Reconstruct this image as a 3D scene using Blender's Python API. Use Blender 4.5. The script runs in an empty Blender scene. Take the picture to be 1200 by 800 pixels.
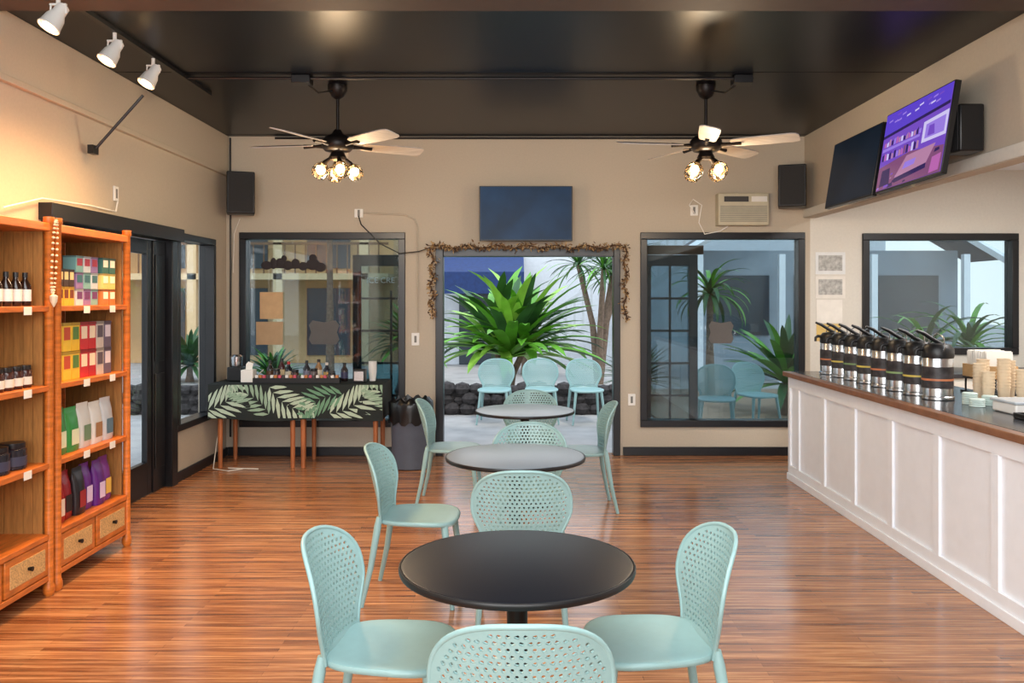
import bpy, bmesh, math, random
from math import sin, cos, pi, radians, sqrt
from mathutils import Vector, Matrix, geometry, noise
random.seed(7)
scene = bpy.context.scene
COL = scene.collection

# ------------------------------------------------------------------ materials
def lin(c):
    r = []
    for v in c[:3]:
        v = v/255.0
        r.append(v/12.92 if v <= .04045 else ((v+.055)/1.055)**2.4)
    return (r[0], r[1], r[2], 1)
MATS = {}
def M(name, rgb, rough=.5, metal=0, var=.06, scale=12, bump=0, em=0, spec=.5, stretch=(1,1,1), emrgb=None, trans=0, sss=0):
    if name in MATS: return MATS[name]
    m = bpy.data.materials.new(name); m.use_nodes = True
    nt = m.node_tree; b = nt.nodes['Principled BSDF']
    tc = nt.nodes.new('ShaderNodeTexCoord'); mp = nt.nodes.new('ShaderNodeMapping')
    mp.inputs['Scale'].default_value = stretch
    nz = nt.nodes.new('ShaderNodeTexNoise'); nz.inputs['Scale'].default_value = scale; nz.inputs['Detail'].default_value = 4
    nt.links.new(tc.outputs['Object'], mp.inputs[0]); nt.links.new(mp.outputs[0], nz.inputs['Vector'])
    cr = nt.nodes.new('ShaderNodeValToRGB')
    c = lin(rgb)
    cr.color_ramp.elements[0].position = .3; cr.color_ramp.elements[1].position = .7
    cr.color_ramp.elements[0].color = tuple(x*(1-var) for x in c[:3])+(1,)
    cr.color_ramp.elements[1].color = tuple(min(1, x*(1+var)) for x in c[:3])+(1,)
    nt.links.new(nz.outputs['Fac'], cr.inputs[0]); nt.links.new(cr.outputs[0], b.inputs['Base Color'])
    b.inputs['Roughness'].default_value = rough; b.inputs['Metallic'].default_value = metal
    b.inputs['Specular IOR Level'].default_value = spec
    if trans: b.inputs['Transmission Weight'].default_value = trans
    if em:
        b.inputs['Emission Color'].default_value = lin(emrgb or rgb); b.inputs['Emission Strength'].default_value = em
    if bump:
        bp = nt.nodes.new('ShaderNodeBump'); bp.inputs['Strength'].default_value = bump; bp.inputs['Distance'].default_value = .01
        nt.links.new(nz.outputs['Fac'], bp.inputs['Height']); nt.links.new(bp.outputs[0], b.inputs['Normal'])
    MATS[name] = m
    return m
def glass_mat(name, tint=(235,242,245), refl=1.0):
    m = bpy.data.materials.new(name); m.use_nodes = True; nt = m.node_tree
    for n in list(nt.nodes): nt.nodes.remove(n)
    o = nt.nodes.new('ShaderNodeOutputMaterial'); mx = nt.nodes.new('ShaderNodeMixShader')
    t = nt.nodes.new('ShaderNodeBsdfTransparent'); g = nt.nodes.new('ShaderNodeBsdfGlossy')
    f = nt.nodes.new('ShaderNodeFresnel'); f.inputs[0].default_value = 1.5
    mu = nt.nodes.new('ShaderNodeMath'); mu.operation = 'MULTIPLY'; mu.inputs[1].default_value = refl
    t.inputs[0].default_value = lin(tint); g.inputs['Roughness'].default_value = .02
    nt.links.new(f.outputs[0], mu.inputs[0]); nt.links.new(mu.outputs[0], mx.inputs[0])
    nt.links.new(t.outputs[0], mx.inputs[1]); nt.links.new(g.outputs[0], mx.inputs[2]); nt.links.new(mx.outputs[0], o.inputs[0])
    return m
def floor_mat():
    m = bpy.data.materials.new('wood_floor'); m.use_nodes = True; nt = m.node_tree; b = nt.nodes['Principled BSDF']
    L = nt.links.new
    tc = nt.nodes.new('ShaderNodeTexCoord')
    mp = nt.nodes.new('ShaderNodeMapping'); L(tc.outputs['Object'], mp.inputs[0])
    br = nt.nodes.new('ShaderNodeTexBrick'); br.inputs['Scale'].default_value = 1
    br.inputs['Brick Width'].default_value = 1.1; br.inputs['Row Height'].default_value = .042
    br.inputs['Mortar Size'].default_value = .0012; br.inputs['Bias'].default_value = 0
    br.inputs['Color1'].default_value = lin((206,144,94)); br.inputs['Color2'].default_value = lin((98,56,33)); br.inputs['Mortar'].default_value = lin((50,28,18))
    L(mp.outputs[0], br.inputs['Vector'])
    mp2 = nt.nodes.new('ShaderNodeMapping'); mp2.inputs['Scale'].default_value = (1.0, 30, 1); L(tc.outputs['Object'], mp2.inputs[0])
    nz = nt.nodes.new('ShaderNodeTexNoise'); nz.inputs['Scale'].default_value = 1.5; nz.inputs['Detail'].default_value = 8; nz.inputs['Roughness'].default_value = .7
    L(mp2.outputs[0], nz.inputs['Vector'])
    cr = nt.nodes.new('ShaderNodeValToRGB')
    cr.color_ramp.elements[0].position = .38; cr.color_ramp.elements[0].color = lin((78,42,24))
    cr.color_ramp.elements[1].position = .63; cr.color_ramp.elements[1].color = lin((226,170,118))
    a = cr.color_ramp.elements.new(.5); a.color = lin((158,96,57))
    L(nz.outputs['Fac'], cr.inputs[0])
    mx = nt.nodes.new('ShaderNodeMixRGB'); mx.inputs[0].default_value = .58; L(br.outputs['Color'], mx.inputs[1]); L(cr.outputs[0], mx.inputs[2])
    L(mx.outputs[0], b.inputs['Base Color'])
    b.inputs['Roughness'].default_value = .2
    b.inputs['Specular IOR Level'].default_value = 1.0
    bp = nt.nodes.new('ShaderNodeBump'); bp.inputs['Strength'].default_value = .08; bp.inputs['Distance'].default_value = .004
    L(nz.outputs['Fac'], bp.inputs['Height']); L(bp.outputs[0], b.inputs['Normal'])
    return m
def em_mat(name, rgb, s=1.0):
    return M(name, (10,10,14), .15, em=s, emrgb=rgb)

# ------------------------------------------------------------------ mesh builder
class MB:
    def __init__(s): s.v = []; s.f = []; s.m = []
    def add(s, vs, fs, mi=0):
        o = len(s.v); s.v += [tuple(v) for v in vs]
        for f in fs: s.f.append(tuple(i+o for i in f)); s.m.append(mi)
        return s
    def box(s, c, d, mi=0, rot=None):
        cx, cy, cz = c; hx, hy, hz = d[0]/2, d[1]/2, d[2]/2
        vs = [Vector((x*hx, y*hy, z*hz)) for z in (-1,1) for y in (-1,1) for x in (-1,1)]
        if rot is not None: vs = [rot @ v for v in vs]
        vs = [(v.x+cx, v.y+cy, v.z+cz) for v in vs]
        return s.add(vs, [(0,2,3,1),(4,5,7,6),(0,1,5,4),(2,6,7,3),(0,4,6,2),(1,3,7,5)], mi)
    def bb(s, x0,x1,y0,y1,z0,z1, mi=0):
        return s.box(((x0+x1)/2,(y0+y1)/2,(z0+z1)/2),(abs(x1-x0),abs(y1-y0),abs(z1-z0)),mi)
    def tube(s, pts, r, n=8, mi=0, closed=False, caps=True):
        pts = [Vector(p) for p in pts]; N = len(pts)
        rs = r if isinstance(r,(list,tuple)) else [r]*N
        vs = []; up = Vector((0,0,1)); prev = None
        for i,p in enumerate(pts):
            if closed: t = pts[(i+1)%N]-pts[i-1]
            else: t = pts[min(i+1,N-1)]-pts[max(i-1,0)]
            if t.length < 1e-9: t = Vector((0,0,1))
            t.normalize()
            if prev is None:
                a = t.cross(up)
                if a.length < .05: a = t.cross(Vector((1,0,0)))
            else:
                a = prev - t*prev.dot(t)
                if a.length < 1e-5: a = t.cross(up)
            a.normalize(); prev = a; b = t.cross(a)
            for k in range(n):
                an = 2*pi*k/n; vs.append(p+(a*cos(an)+b*sin(an))*rs[i])
        fs = []
        for i in range(N if closed else N-1):
            j = (i+1)%N
            for k in range(n):
                k2 = (k+1)%n; fs.append((i*n+k, i*n+k2, j*n+k2, j*n+k))
        if caps and not closed:
            fs.append(tuple(range(n))[::-1]); fs.append(tuple(range((N-1)*n, N*n)))
        return s.add(vs, fs, mi)
    def lathe(s, prof, n=32, c=(0,0,0), mi=0, M=None):
        vs = []
        for (r,z) in prof:
            for k in range(n):
                a = 2*pi*k/n; v = Vector((r*cos(a), r*sin(a), z))
                if M is not None: v = M @ v
                vs.append((v.x+c[0], v.y+c[1], v.z+c[2]))
        fs = []
        for i in range(len(prof)-1):
            for k in range(n):
                k2 = (k+1)%n; fs.append((i*n+k, i*n+k2, (i+1)*n+k2, (i+1)*n+k))
        fs.append(tuple(range(n))[::-1]); fs.append(tuple(range((len(prof)-1)*n, len(prof)*n)))
        return s.add(vs, fs, mi)
    def ball(s, c, r, n=12, mi=0, sq=(1,1,1)):
        pr = []
        for i in range(n//2+1):
            a = -pi/2+pi*i/(n//2); pr.append((max(cos(a),.01)*r, sin(a)*r))
        Mx = Matrix.Diagonal(sq)
        return s.lathe(pr, n, c, mi, Mx)
    def obj(s, name, mats, parent=None, loc=(0,0,0), rot=0, bevel=0, smooth=40, seg=2, recalc=True):
        me = bpy.data.meshes.new(name); me.from_pydata(s.v, [], s.f)
        if not isinstance(mats,(list,tuple)): mats = [mats]
        for m in mats: me.materials.append(m)
        me.polygons.foreach_set('material_index', s.m)
        if recalc:
            bm = bmesh.new(); bm.from_mesh(me); bmesh.ops.recalc_face_normals(bm, faces=bm.faces); bm.to_mesh(me); bm.free()
        me.shade_smooth(); me.set_sharp_from_angle(angle=radians(smooth))
        o = bpy.data.objects.new(name, me); COL.objects.link(o)
        o.location = loc
        o.rotation_euler = rot if isinstance(rot,(tuple,list)) else (0,0,rot)
        if parent: o.parent = parent
        if bevel:
            b = o.modifiers.new('bevel','BEVEL'); b.width = bevel; b.segments = seg; b.limit_method = 'ANGLE'; b.angle_limit = radians(35)
        return o
def tag(o, label, cat, group=None):
    o['label'] = label; o['category'] = cat
    if group: o['group'] = group
    return o
def root(name, loc, label, cat, rot=0, group=None):
    e = bpy.data.objects.new(name, None); COL.objects.link(e); e.location = loc
    e.rotation_euler = rot if isinstance(rot,(tuple,list)) else (0,0,rot); e.empty_display_size = .1
    return tag(e, label, cat, group)
def struct(o): o['kind'] = 'structure'; return o
def dup(src, loc, rot=None, label=None):
    n = src.copy(); COL.objects.link(n); n.location = loc
    if rot is not None: n.rotation_euler = (0,0,rot) if not isinstance(rot,tuple) else rot
    if label: n['label'] = label
    for c in src.children:
        k = c.copy(); k.parent = n; COL.objects.link(k)
        for g in c.children:
            q = g.copy(); q.parent = k; COL.objects.link(q)
    return n
def bake(o):
    dg = bpy.context.evaluated_depsgraph_get(); me = bpy.data.meshes.new_from_object(o.evaluated_get(dg))
    o.modifiers.clear(); o.data = me

# ------------------------------------------------------------------ palette
wall_m = M('beige_wall_paint',(190,178,160),.75,bump=.05,scale=60,var=.03)
kwall_m = M('cream_wall_paint',(214,210,200),.7,var=.03,scale=40)
black_trim = M('black_painted_trim',(16,18,24),.35,var=.1)
ceil_m = M('navy_black_ceiling_paint',(8,10,19),.33,var=.15,scale=4,spec=.22)
white_p = M('white_paint',(240,244,250),.4,var=.02)
black_pl = M('black_plastic',(18,18,20),.4)
screen_off = M('dark_glass_screen',(14,34,58),.4,var=.25,scale=2,spec=.2)
screen_blue_off = M('dark_blue_glass_screen',(20,52,88),.3,var=.35,scale=2.5,spec=.12)
white_pl = M('white_plastic',(235,233,228),.4,var=.02)
steel = M('brushed_steel',(205,207,210),.25,1,var=.05)
dark_metal = M('dark_bronze_metal',(34,29,27),.4,.6)
wood_sh = M('honey_stained_wood',(196,108,38),.4,var=.28,scale=9,stretch=(1,1,5))
wood_shelf = M('shelf_board_wood',(192,104,38),.4,var=.25,scale=9,stretch=(6,1,6))
cane = M('woven_cane',(200,160,105),.6,var=.35,scale=120)
slat = M('bamboo_slat',(164,112,56),.55,var=.2,scale=10,stretch=(8,8,1))
glass = glass_mat('window_glass',(208,220,224),1.6)
glass_side = glass_mat('side_window_glass',(244,247,248),.15)
clear_glass = glass_mat('clear_lamp_glass',(250,240,225),.9)
mint = M('mint_plastic',(142,177,177),.36,var=.03,scale=30)
paper = M('white_paper',(236,232,224),.7,var=.03)
kraft = M('kraft_cardboard',(196,160,118),.75,var=.08)

D = 8.8; CH = 3.32
# ------------------------------------------------------------------ room shell
struct(MB().bb(-3.2,5.9,-1.6,8.95,-.1,0).obj('floor', floor_mat()))
c = MB().bb(-3.2,3.13,-1.6,8.95,CH,CH+.1)
for i in range(5): c.bb(-3.01,3.01,-.9+i*2.4,-.89+i*2.4,CH-.002,CH)
struct(c.obj('ceiling', ceil_m))
struct(MB().bb(3.13,5.9,-1.6,8.95,2.97,3.07).obj('ceiling_kitchen', white_p))
w = MB(); y0,y1 = D,D+.15
WB,WT = .297,2.32
w.bb(-3.16,-2.87,y0,y1,0,CH); w.bb(-2.87,-1.147,y0,y1,0,WB); w.bb(-2.87,-1.147,y0,y1,WT,CH)
w.bb(-1.147,-.83,y0,y1,0,CH); w.bb(-.83,1.09,y0,y1,2.15,CH); w.bb(1.09,1.30,y0,y1,0,CH)
w.bb(1.30,3.01,y0,y1,0,WB); w.bb(1.30,3.01,y0,y1,WT,CH); w.bb(3.01,3.07,y0,y1,0,CH)
struct(w.obj('wall_back', wall_m))
w = MB(); w.bb(3.07,3.61,y0,y1,0,3.0); w.bb(3.61,5.23,y0,y1,0,1.05); w.bb(3.61,5.23,y0,y1,2.31,3.0); w.bb(5.23,5.9,y0,y1,0,3.0)
struct(w.obj('wall_kitchen_back', kwall_m))
w = MB(); x0,x1 = -3.16,-3.01
w.bb(x0,x1,-1.6,5.4,0,CH); w.bb(x0,x1,5.4,7.40,2.22,CH); w.bb(x0,x1,7.40,7.47,0,CH)
w.bb(x0,x1,7.47,8.42,0,.45); w.bb(x0,x1,7.47,8.42,2.22,CH); w.bb(x0,x1,8.42,8.8,0,CH)
struct(w.obj('wall_left', wall_m))
struct(MB().bb(3.01,3.13,-1.6,8.8,2.47,CH).obj('wall_right', wall_m))
struct(MB().bb(2.995,3.01,-1.6,8.8,2.475,2.56).obj('trim_4', kwall_m, bevel=.003))
struct(MB().bb(5.8,5.95,-1.6,8.8,0,3.0).obj('wall_kitchen_right', kwall_m))
w = MB(); w.bb(-3.16,-2.4,-1.75,-1.6,0,CH); w.bb(-2.4,2.6,-1.75,-1.6,0,.5); w.bb(-2.4,2.6,-1.75,-1.6,2.6,CH); w.bb(2.6,5.95,-1.75,-1.6,0,CH)
struct(w.obj('wall_front', wall_m))
struct(MB().bb(-3.01,-2.97,0,8.79,2.90,2.94).bb(-3.01,-2.985,0,8.79,2.94,CH).obj('trim_1', wall_m, bevel=.004))
struct(MB().bb(-2.98,3.0,4.6,4.85,CH-.04,CH-.001).obj('trim_2', M('brown_beam_paint',(76,64,58),.6), bevel=.006))
bbm = MB()
for a,b in ((-2.99,-.86),(1.12,2.99)): bbm.bb(a,b,D-.02,D,0,.09)
struct(bbm.obj('baseboard_back', black_trim, bevel=.004))
struct(MB().bb(-3.01,-2.99,-1.5,5.36,0,.09).bb(-3.01,-2.99,7.44,8.78,0,.09).obj('baseboard_left', black_trim, bevel=.004))

def window(n, x0,x1,z0,z1,y, fr=.07, bars=(), axis='x'):
    e = bpy.data.objects.new('window_%d'%n, None); COL.objects.link(e); struct(e)
    f = MB()
    def B(a0,a1,p0,p1,c0,c1):
        if axis == 'x': f.bb(a0,a1,p0,p1,c0,c1)
        else: f.bb(p0,p1,a0,a1,c0,c1)
    sgn = -1 if axis == 'x' else 1
    p0,p1 = sorted((y+sgn*.03, y-sgn*.12))
    B(x0,x1,p0,p1,z1-fr,z1); B(x0,x1,p0,p1,z0,z0+fr); B(x0,x0+fr,p0,p1,z0+fr,z1-fr); B(x1-fr,x1,p0,p1,z0+fr,z1-fr)
    for bx in bars: B(bx-.02,bx+.02,p0,p1,z0+fr,z1-fr)
    o = f.obj('window_frame', black_trim, e, bevel=.005); struct(o)
    g = MB(); yy = y-sgn*.06
    if axis == 'x': g.bb(x0+fr,x1-fr,yy-.003,yy+.003,z0+fr,z1-fr)
    else: g.bb(yy-.003,yy+.003,x0+fr,x1-fr,z0+fr,z1-fr)
    struct(g.obj('window_pane', glass if axis=='x' else glass_side, e))
    return e
window(1,-2.87,-1.147,WB,WT,D)
window(2,1.30,3.01,WB,WT,D)
window(3,3.61,5.23,1.05,2.31,D)
window(4,7.47,8.42,.45,2.22,-3.01,axis='y',fr=.06)
struct(MB().bb(-.83,-.75,D-.03,D+.12,0,2.15).bb(1.02,1.09,D-.03,D+.12,0,2.15).bb(-.75,1.02,D-.03,D+.12,2.07,2.15)
  .obj('trim_3', black_trim, bevel=.005))
e = bpy.data.objects.new('door_1', None); COL.objects.link(e); struct(e)
struct(MB().bb(-3.12,-2.97,5.36,5.44,0,2.18).bb(-3.12,-2.97,7.32,7.44,0,2.18).bb(-3.12,-2.92,5.33,7.46,2.13,2.24)
  .obj('door_frame', black_trim, e, bevel=.005))
f = MB()
f.bb(-3.09,-3.04,5.46,5.58,.01,2.12).bb(-3.09,-3.04,6.98,7.06,.01,2.12).bb(-3.09,-3.04,5.58,6.98,.01,.28).bb(-3.09,-3.04,5.58,6.98,2.0,2.12)
struct(f.obj('door_leaf', black_trim, e, bevel=.004))
struct(MB().bb(-3.07,-3.063,5.58,6.98,.28,2.0).obj('door_pane', glass_side, e))
f = MB().bb(-3.08,-3.03,7.07,7.31,.01,2.12).bb(-3.03,-3.022,7.1,7.28,.2,1.0).bb(-3.03,-3.022,7.1,7.28,1.1,2.0)
struct(f.obj('door_side_panel', black_trim, e, bevel=.006))

# ------------------------------------------------------------------ chair
def make_chair(loc, rot, label):
    r = root('dining_chair', loc, label, 'chair', rot, 'mint perforated chairs')
    H = .385; W = .24
    out = []
    for i in range(9):
        v = .5*i/9; s = v/.5; s = s*s*(3-2*s); out.append((.175+(W-.175)*s, v*H))
    for i in range(25):
        t = (pi)*i/24; cx = cos(t); sx = sin(t)
        out.append((W*math.copysign(abs(cx)**(2/2.5),cx), H*(.5+.5*abs(sx)**(2/2.5))))
    for i in range(8,-1,-1):
        v = .5*i/9; s = v/.5; s = s*s*(3-2*s); out.append((-(.175+(W-.175)*s), v*H))
    outV = [Vector(p) for p in out]
    def inside(p):
        n = len(out); c = False; j = n-1
        for i in range(n):
            a = out[i]; b = out[j]
            if (a[1]>p[1]) != (b[1]>p[1]) and p[0] < (b[0]-a[0])*(p[1]-a[1])/(b[1]-a[1])+a[0]: c = not c
            j = i
        return c
    def edged(p):
        m = 9
        n = len(out)
        for i in range(n):
            a = outV[i]; b = outV[(i+1)%n]; ab = b-a; q = Vector(p)
            if ab.length < 1e-9: continue
            t = max(0,min(1,(q-a).dot(ab)/ab.length_squared)); m = min(m,(a+ab*t-q).length)
        return m
    P = .0222; hr = .0070; pts = list(outV); edges = [(i,(i+1)%len(out)) for i in range(len(out))]
    holes = []
    row = 0; z = .03
    while z < H:
        off = (row%2)*P/2; k = -13
        while k <= 13:
            x = k*P+off
            if inside((x,z)) and edged((x,z)) > .021: holes.append((x,z))
            k += 1
        z += P*.87; row += 1
    for (x,z) in holes:
        o = len(pts)
        for k in range(8):
            a = 2*pi*(k+.5)/8; pts.append(Vector((x+hr*cos(a), z+hr*sin(a))))
            edges.append((o+k, o+(k+1)%8))
    vv, ee, ff, _,_,_ = geometry.delaunay_2d_cdt(pts, edges, [], 0, 1e-6)
    fs = []
    for f in ff:
        cx = sum(vv[i][0] for i in f)/3; cz = sum(vv[i][1] for i in f)/3
        if not inside((cx,cz)): continue
        if any((cx-h[0])**2+(cz-h[1])**2 < (hr*.8)**2 for h in holes): continue
        fs.append(tuple(f))
    def mp(x,z):
        v = z/H
        return (x, -.195 -.10*v**1.2 + .085*(x/W)**2*(.45+.55*v), .435+z)
    b = MB().add([mp(p[0],p[1]) for p in vv], fs)
    o = b.obj('backrest', mint, r, smooth=60)
    s = o.modifiers.new('s','SOLIDIFY'); s.thickness = .008; s.offset = 0
    bake(o)
    o.data.shade_smooth(); o.data.set_sharp_from_angle(angle=radians(50))
    MB().tube([mp(p[0],p[1]) for p in out[::1]], .008, 8).obj('backrest_rim', mint, r, smooth=80)
    sb = MB(); N = 40
    def ring(k, z):
        vs = []
        for i in range(N):
            t = 2*pi*i/N; cx = cos(t); sy = sin(t)
            x = .215*math.copysign(abs(cx)**(2/3.2),cx)*k; y = .22*math.copysign(abs(sy)**(2/3.2),sy)*k
            x *= 1+.08*(y/.225)
            dz = -.012*max(0,(y/.225))**3*1.2
            vs.append((x,y,z+dz))
        return vs
    prof = [(.02,.440),(.4,.441),(.75,.445),(.93,.452),(.985,.450),(1.0,.441),(.99,.430),(.95,.426),(.6,.424),(.02,.424)]
    vs = []; fs = []
    for k,z in prof: vs += ring(k,z)
    for i in range(len(prof)-1):
        for k in range(N):
            fs.append((i*N+k, i*N+(k+1)%N, (i+1)*N+(k+1)%N, (i+1)*N+k))
    fs.append(tuple(range(N))); fs.append(tuple(range((len(prof)-1)*N, len(prof)*N)))
    sb.add(vs, fs).obj('seat', mint, r, smooth=60)
    for sx in (-1,1):
        MB().tube([(sx*.165,.165,.43),(sx*.19,.19,.22),(sx*.215,.215,.0)],[.020,.016,.012],12).obj('leg', mint, r, smooth=60)
        MB().tube([(sx*.178,-.185,.47),(sx*.180,-.19,.42),(sx*.198,-.225,.2),(sx*.215,-.27,.0)],[.012,.020,.016,.012],12).obj('leg', mint, r, smooth=60)
    return r
L0 = 'mint green plastic chair with perforated rounded back at round table'
ch = make_chair((.015,2.38,0), 0, 'mint green plastic chair, perforated back, tucked at black round table')
for (x,y,a,l) in [(-.425,2.90,-97,None),(.465,2.95,96,None),(.03,4.25,0,None),(-.53,4.66,-94,None),(.09,5.24,180,None),
                  (.50,6.62,92,None),(-.50,6.78,-92,None),(.13,7.2,180,None)]:
    dup(ch,(x,y,0),radians(a),L0)
for (x,y,a) in [(-.27,11.1,175),(.34,11.15,182),(.93,11.1,186),(2.40,10.1,170),(3.0,10.5,200),(-1.75,10.4,150)]:
    dup(ch,(x,y,0),radians(a),'mint green plastic chair with perforated back on outdoor patio')

# ------------------------------------------------------------------ tables
ttop_m = M('matte_black_laminate',(13,17,26),.38,var=.08,scale=3,spec=.35)
ttop2 = M('black_top_painted_reflection',(120,134,148),.3,var=.05,scale=3)  # black tops with the daylight reflection painted in as grey base colour
def make_table(loc, label, top):
    r = root('round_table', loc, label, 'table', 0, 'round pedestal tables')
    MB().lathe([(.01,.725),(.37,.725),(.388,.732),(.39,.742),(.385,.749),(.375,.751),(.01,.751)],64).obj('tabletop', [top], r)
    MB().lathe([(.392,.728),(.3945,.735),(.3945,.745),(.392,.7485),(.388,.7485),(.388,.728)],64).obj('tabletop_edge', black_pl, r)
    MB().lathe([(.035,.03),(.035,.68),(.1,.71),(.1,.724)],24).obj('pedestal', dark_metal, r)
    MB().lathe([(.21,0),(.215,.008),(.2,.018),(.06,.03),(.03,.04)],40).obj('base', dark_metal, r)
    return r
make_table((.006,2.83,0),'black round pedestal table with matte top',ttop_m)
make_table((.0,4.76,0),'black round pedestal table, daylight reflection painted grey on top',ttop2)
make_table((.075,6.7,0),'black round pedestal table near doorway, daylight reflection painted grey on top',ttop2)

# ------------------------------------------------------------------ retail shelves
ZS = [.34,.73,1.155,1.59]
def make_shelf(y0,y1,label):
    r = root('display_shelf',(-2.78,(y0+y1)/2,0),label,'shelf',0,'wooden retail display shelves')
    hy = (y1-y0)/2; hx = .215
    for sx in (-1,1):
        for sy in (-1,1):
            x = sx*hx; y = sy*(hy-.025)
            MB().tube([(x,y,0),(x,y,.02),(x,y,.05),(x,y,.07),(x,y,2.04),(x,y,2.05),(x,y,2.08)],[.02,.03,.03,.023,.023,.03,.028],12).obj('post', wood_sh, r)
    MB().bb(-hx-.01,hx+.015,-hy,hy,2.0,2.045).obj('top_board', wood_shelf, r, bevel=.004)
    for z in ZS:
        MB().bb(-hx,hx+.012,-hy+.03,hy-.03,z-.03,z).obj('shelf_board', wood_shelf, r, bevel=.003)
    MB().bb(-hx,hx+.01,-hy+.03,hy-.03,.085,.115).obj('shelf_board', wood_shelf, r, bevel=.003)
    b = MB(); n = 20
    for i in range(n):
        a = -hy+.045+i*(2*hy-.09)/n; b.bb(-hx-.012,-hx+.002,a,a+(2*hy-.09)/n-.002,.1,2.0)
    b.obj('back_panel', slat, r)
    for sy in (-1,1):
        b = MB()
        for i in range(7):
            a = -hx+.03+i*(2*hx-.06)/7; y = sy*(hy-.025)
            b.bb(a,a+(2*hx-.06)/7-.002,y-.008,y+.008,.1,2.0)
        b.obj('side_panel', slat, r)
    for sy in (-1,1):
        c = sy*(hy-.03)/2; hw = (hy-.03)/2-.012
        d = MB().bb(hx-.2,hx+.008,c-hw,c+hw,.12,.305).obj('drawer', wood_sh, r, bevel=.004)
        MB().bb(hx+.008,hx+.012,c-hw+.04,c+hw-.04,.155,.27).obj('cane_panel', cane, d)
        MB().tube([(hx+.012,c,.215),(hx+.035,c,.215)],[.008,.013],10).obj('knob', dark_metal, d)
    for z in ZS[1:]:
        for yy in (-.12,.2):
            MB().bb(hx+.013,hx+.015,yy-.035,yy+.035,z-.045,z-.002).obj('price_tag', paper, r)
    return r
make_shelf(4.70,5.60,'honey wood open display shelf with coffee bags and tea boxes')
make_shelf(3.77,4.67,'honey wood open display shelf with bottles and jars')

def cm(rgb, rough=.45): return M('print_%d_%d_%d'%rgb, rgb, rough, var=.05)
def pbox(x,y,z,w,h,d,c1,c2,lab,grp):
    r = root('product_box',(x,y,z),lab,'box',0,grp)
    MB().bb(-d/2,d/2,-w/2,w/2,0,h).obj('box_body',cm(c1),r,bevel=.002)
    MB().bb(d/2,d/2+.0015,-w*.36,w*.36,h*.4,h*.85).obj('printed_label',cm(c2),r)
    MB().bb(-d/2-.0005,d/2+.0015,-w/2-.0005,w/2+.0005,h*.9,h+.0008).obj('box_lid_band',cm(tuple(max(0,int(v*.7)) for v in c1)),r)
def pouch(x,y,z,w,h,d,c1,c2,lab,grp,rot=0):
    r = root('coffee_pouch',(x,y,z),lab,'coffee bag',rot,grp)
    vs = []; fs = []; prof = [(0,.85,.95),(.08,1,1),(.4,1.0,.96),(.7,.7,.98),(.86,.25,1),(.9,.06,1),(1,.05,1)]
    N = 16
    for t,dd,ww in prof:
        for k in range(N):
            a = 2*pi*k/N; cx = cos(a); sy = sin(a)
            vs.append((d/2*dd*math.copysign(abs(cx)**.6,cx), w/2*ww*math.copysign(abs(sy)**.6,sy), h*t))
    for i in range(len(prof)-1):
        for k in range(N): fs.append((i*N+k,i*N+(k+1)%N,(i+1)*N+(k+1)%N,(i+1)*N+k))
    fs.append(tuple(range(N))); fs.append(tuple(range((len(prof)-1)*N,len(prof)*N)))
    MB().add(vs,fs).obj('pouch_body',cm(c1,.3),r,smooth=50)
    MB().add([(d/2+.001,-w*.3,h*.15),(d/2+.001,w*.3,h*.15),(d/2*.97+.002,w*.3,h*.5),(d/2*.97+.002,-w*.3,h*.5)],[(0,1,2,3)]).obj('printed_label',cm(c2),r)
def jar(x,y,z,rr,h,c1,c2,lid,lab,grp,name='jar'):
    r = root(name,(x,y,z),lab,name.replace('_',' '),0,grp)
    if name == 'bottle':
        MB().lathe([(rr*.9,0),(rr,.005),(rr,h*.62),(rr*.45,h*.78),(rr*.4,h*.88)],20).obj('bottle_body',cm(c1,.15),r)
        MB().lathe([(rr*.46,h*.86),(rr*.46,h)],16).obj('cap',cm(lid),r)
    else:
        MB().lathe([(rr*.92,0),(rr,.006),(rr,h*.75),(rr*.85,h*.82)],20).obj('jar_body',cm(c1,.2),r)
        MB().lathe([(rr*.9,h*.8),(rr*.92,h*.83),(rr*.9,h)],20).obj('lid',cm(lid,.3),r)
    MB().lathe([(rr+.0012,h*.15),(rr+.0012,h*.5)],20).obj('label_band',cm(c2),r)
FX = -2.64
z = ZS[3]
g = 'tea boxes on the shelf'
for i,yy in enumerate((4.80,4.86,4.92,4.98)):
    pbox(FX,yy,z,.055,.11,.05,(226,184,60),(120,60,30),'small yellow printed box on wooden shelf',g)
    pbox(FX,yy,z+.112,.055,.10,.05,(70,52,44),(230,205,150),'small dark brown printed box stacked on another',g)
for i,yy in enumerate((5.08,5.17,5.26)):
    for k in range(3):
        pbox(FX-.02,yy,z+k*.1,.084,.098,.08,[(206,214,220),(150,120,170),(130,180,176)][(i+k)%3],[(110,60,110),(60,110,120),(180,60,80)][k],'pale printed tea box in a stack',g)
for yy in (5.36,5.45):
    for k in range(3): pbox(FX,yy,z+k*.1,.08,.098,.08,[(208,120,60),(230,205,120),(60,110,100)][k],(250,240,220),'orange printed tea box on wooden shelf',g)
z = ZS[2]; g = 'tall tea boxes on the shelf'
cols = [((240,196,50),(110,150,60)),((240,200,60),(200,80,50)),((236,190,50),(90,130,60)),((196,44,48),(240,220,190)),((186,40,44),(240,220,190)),((196,186,176),(90,80,90)),((100,90,110),(220,210,220))]
for i,(a,b) in enumerate(cols):
    for k in range(2): pbox(FX,4.82+i*.098,z+k*.168,.092,.166,.06,a,b,'tall printed tea box stacked in a row',g)
z = ZS[1]; g = 'coffee bags on the shelf'
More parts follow.
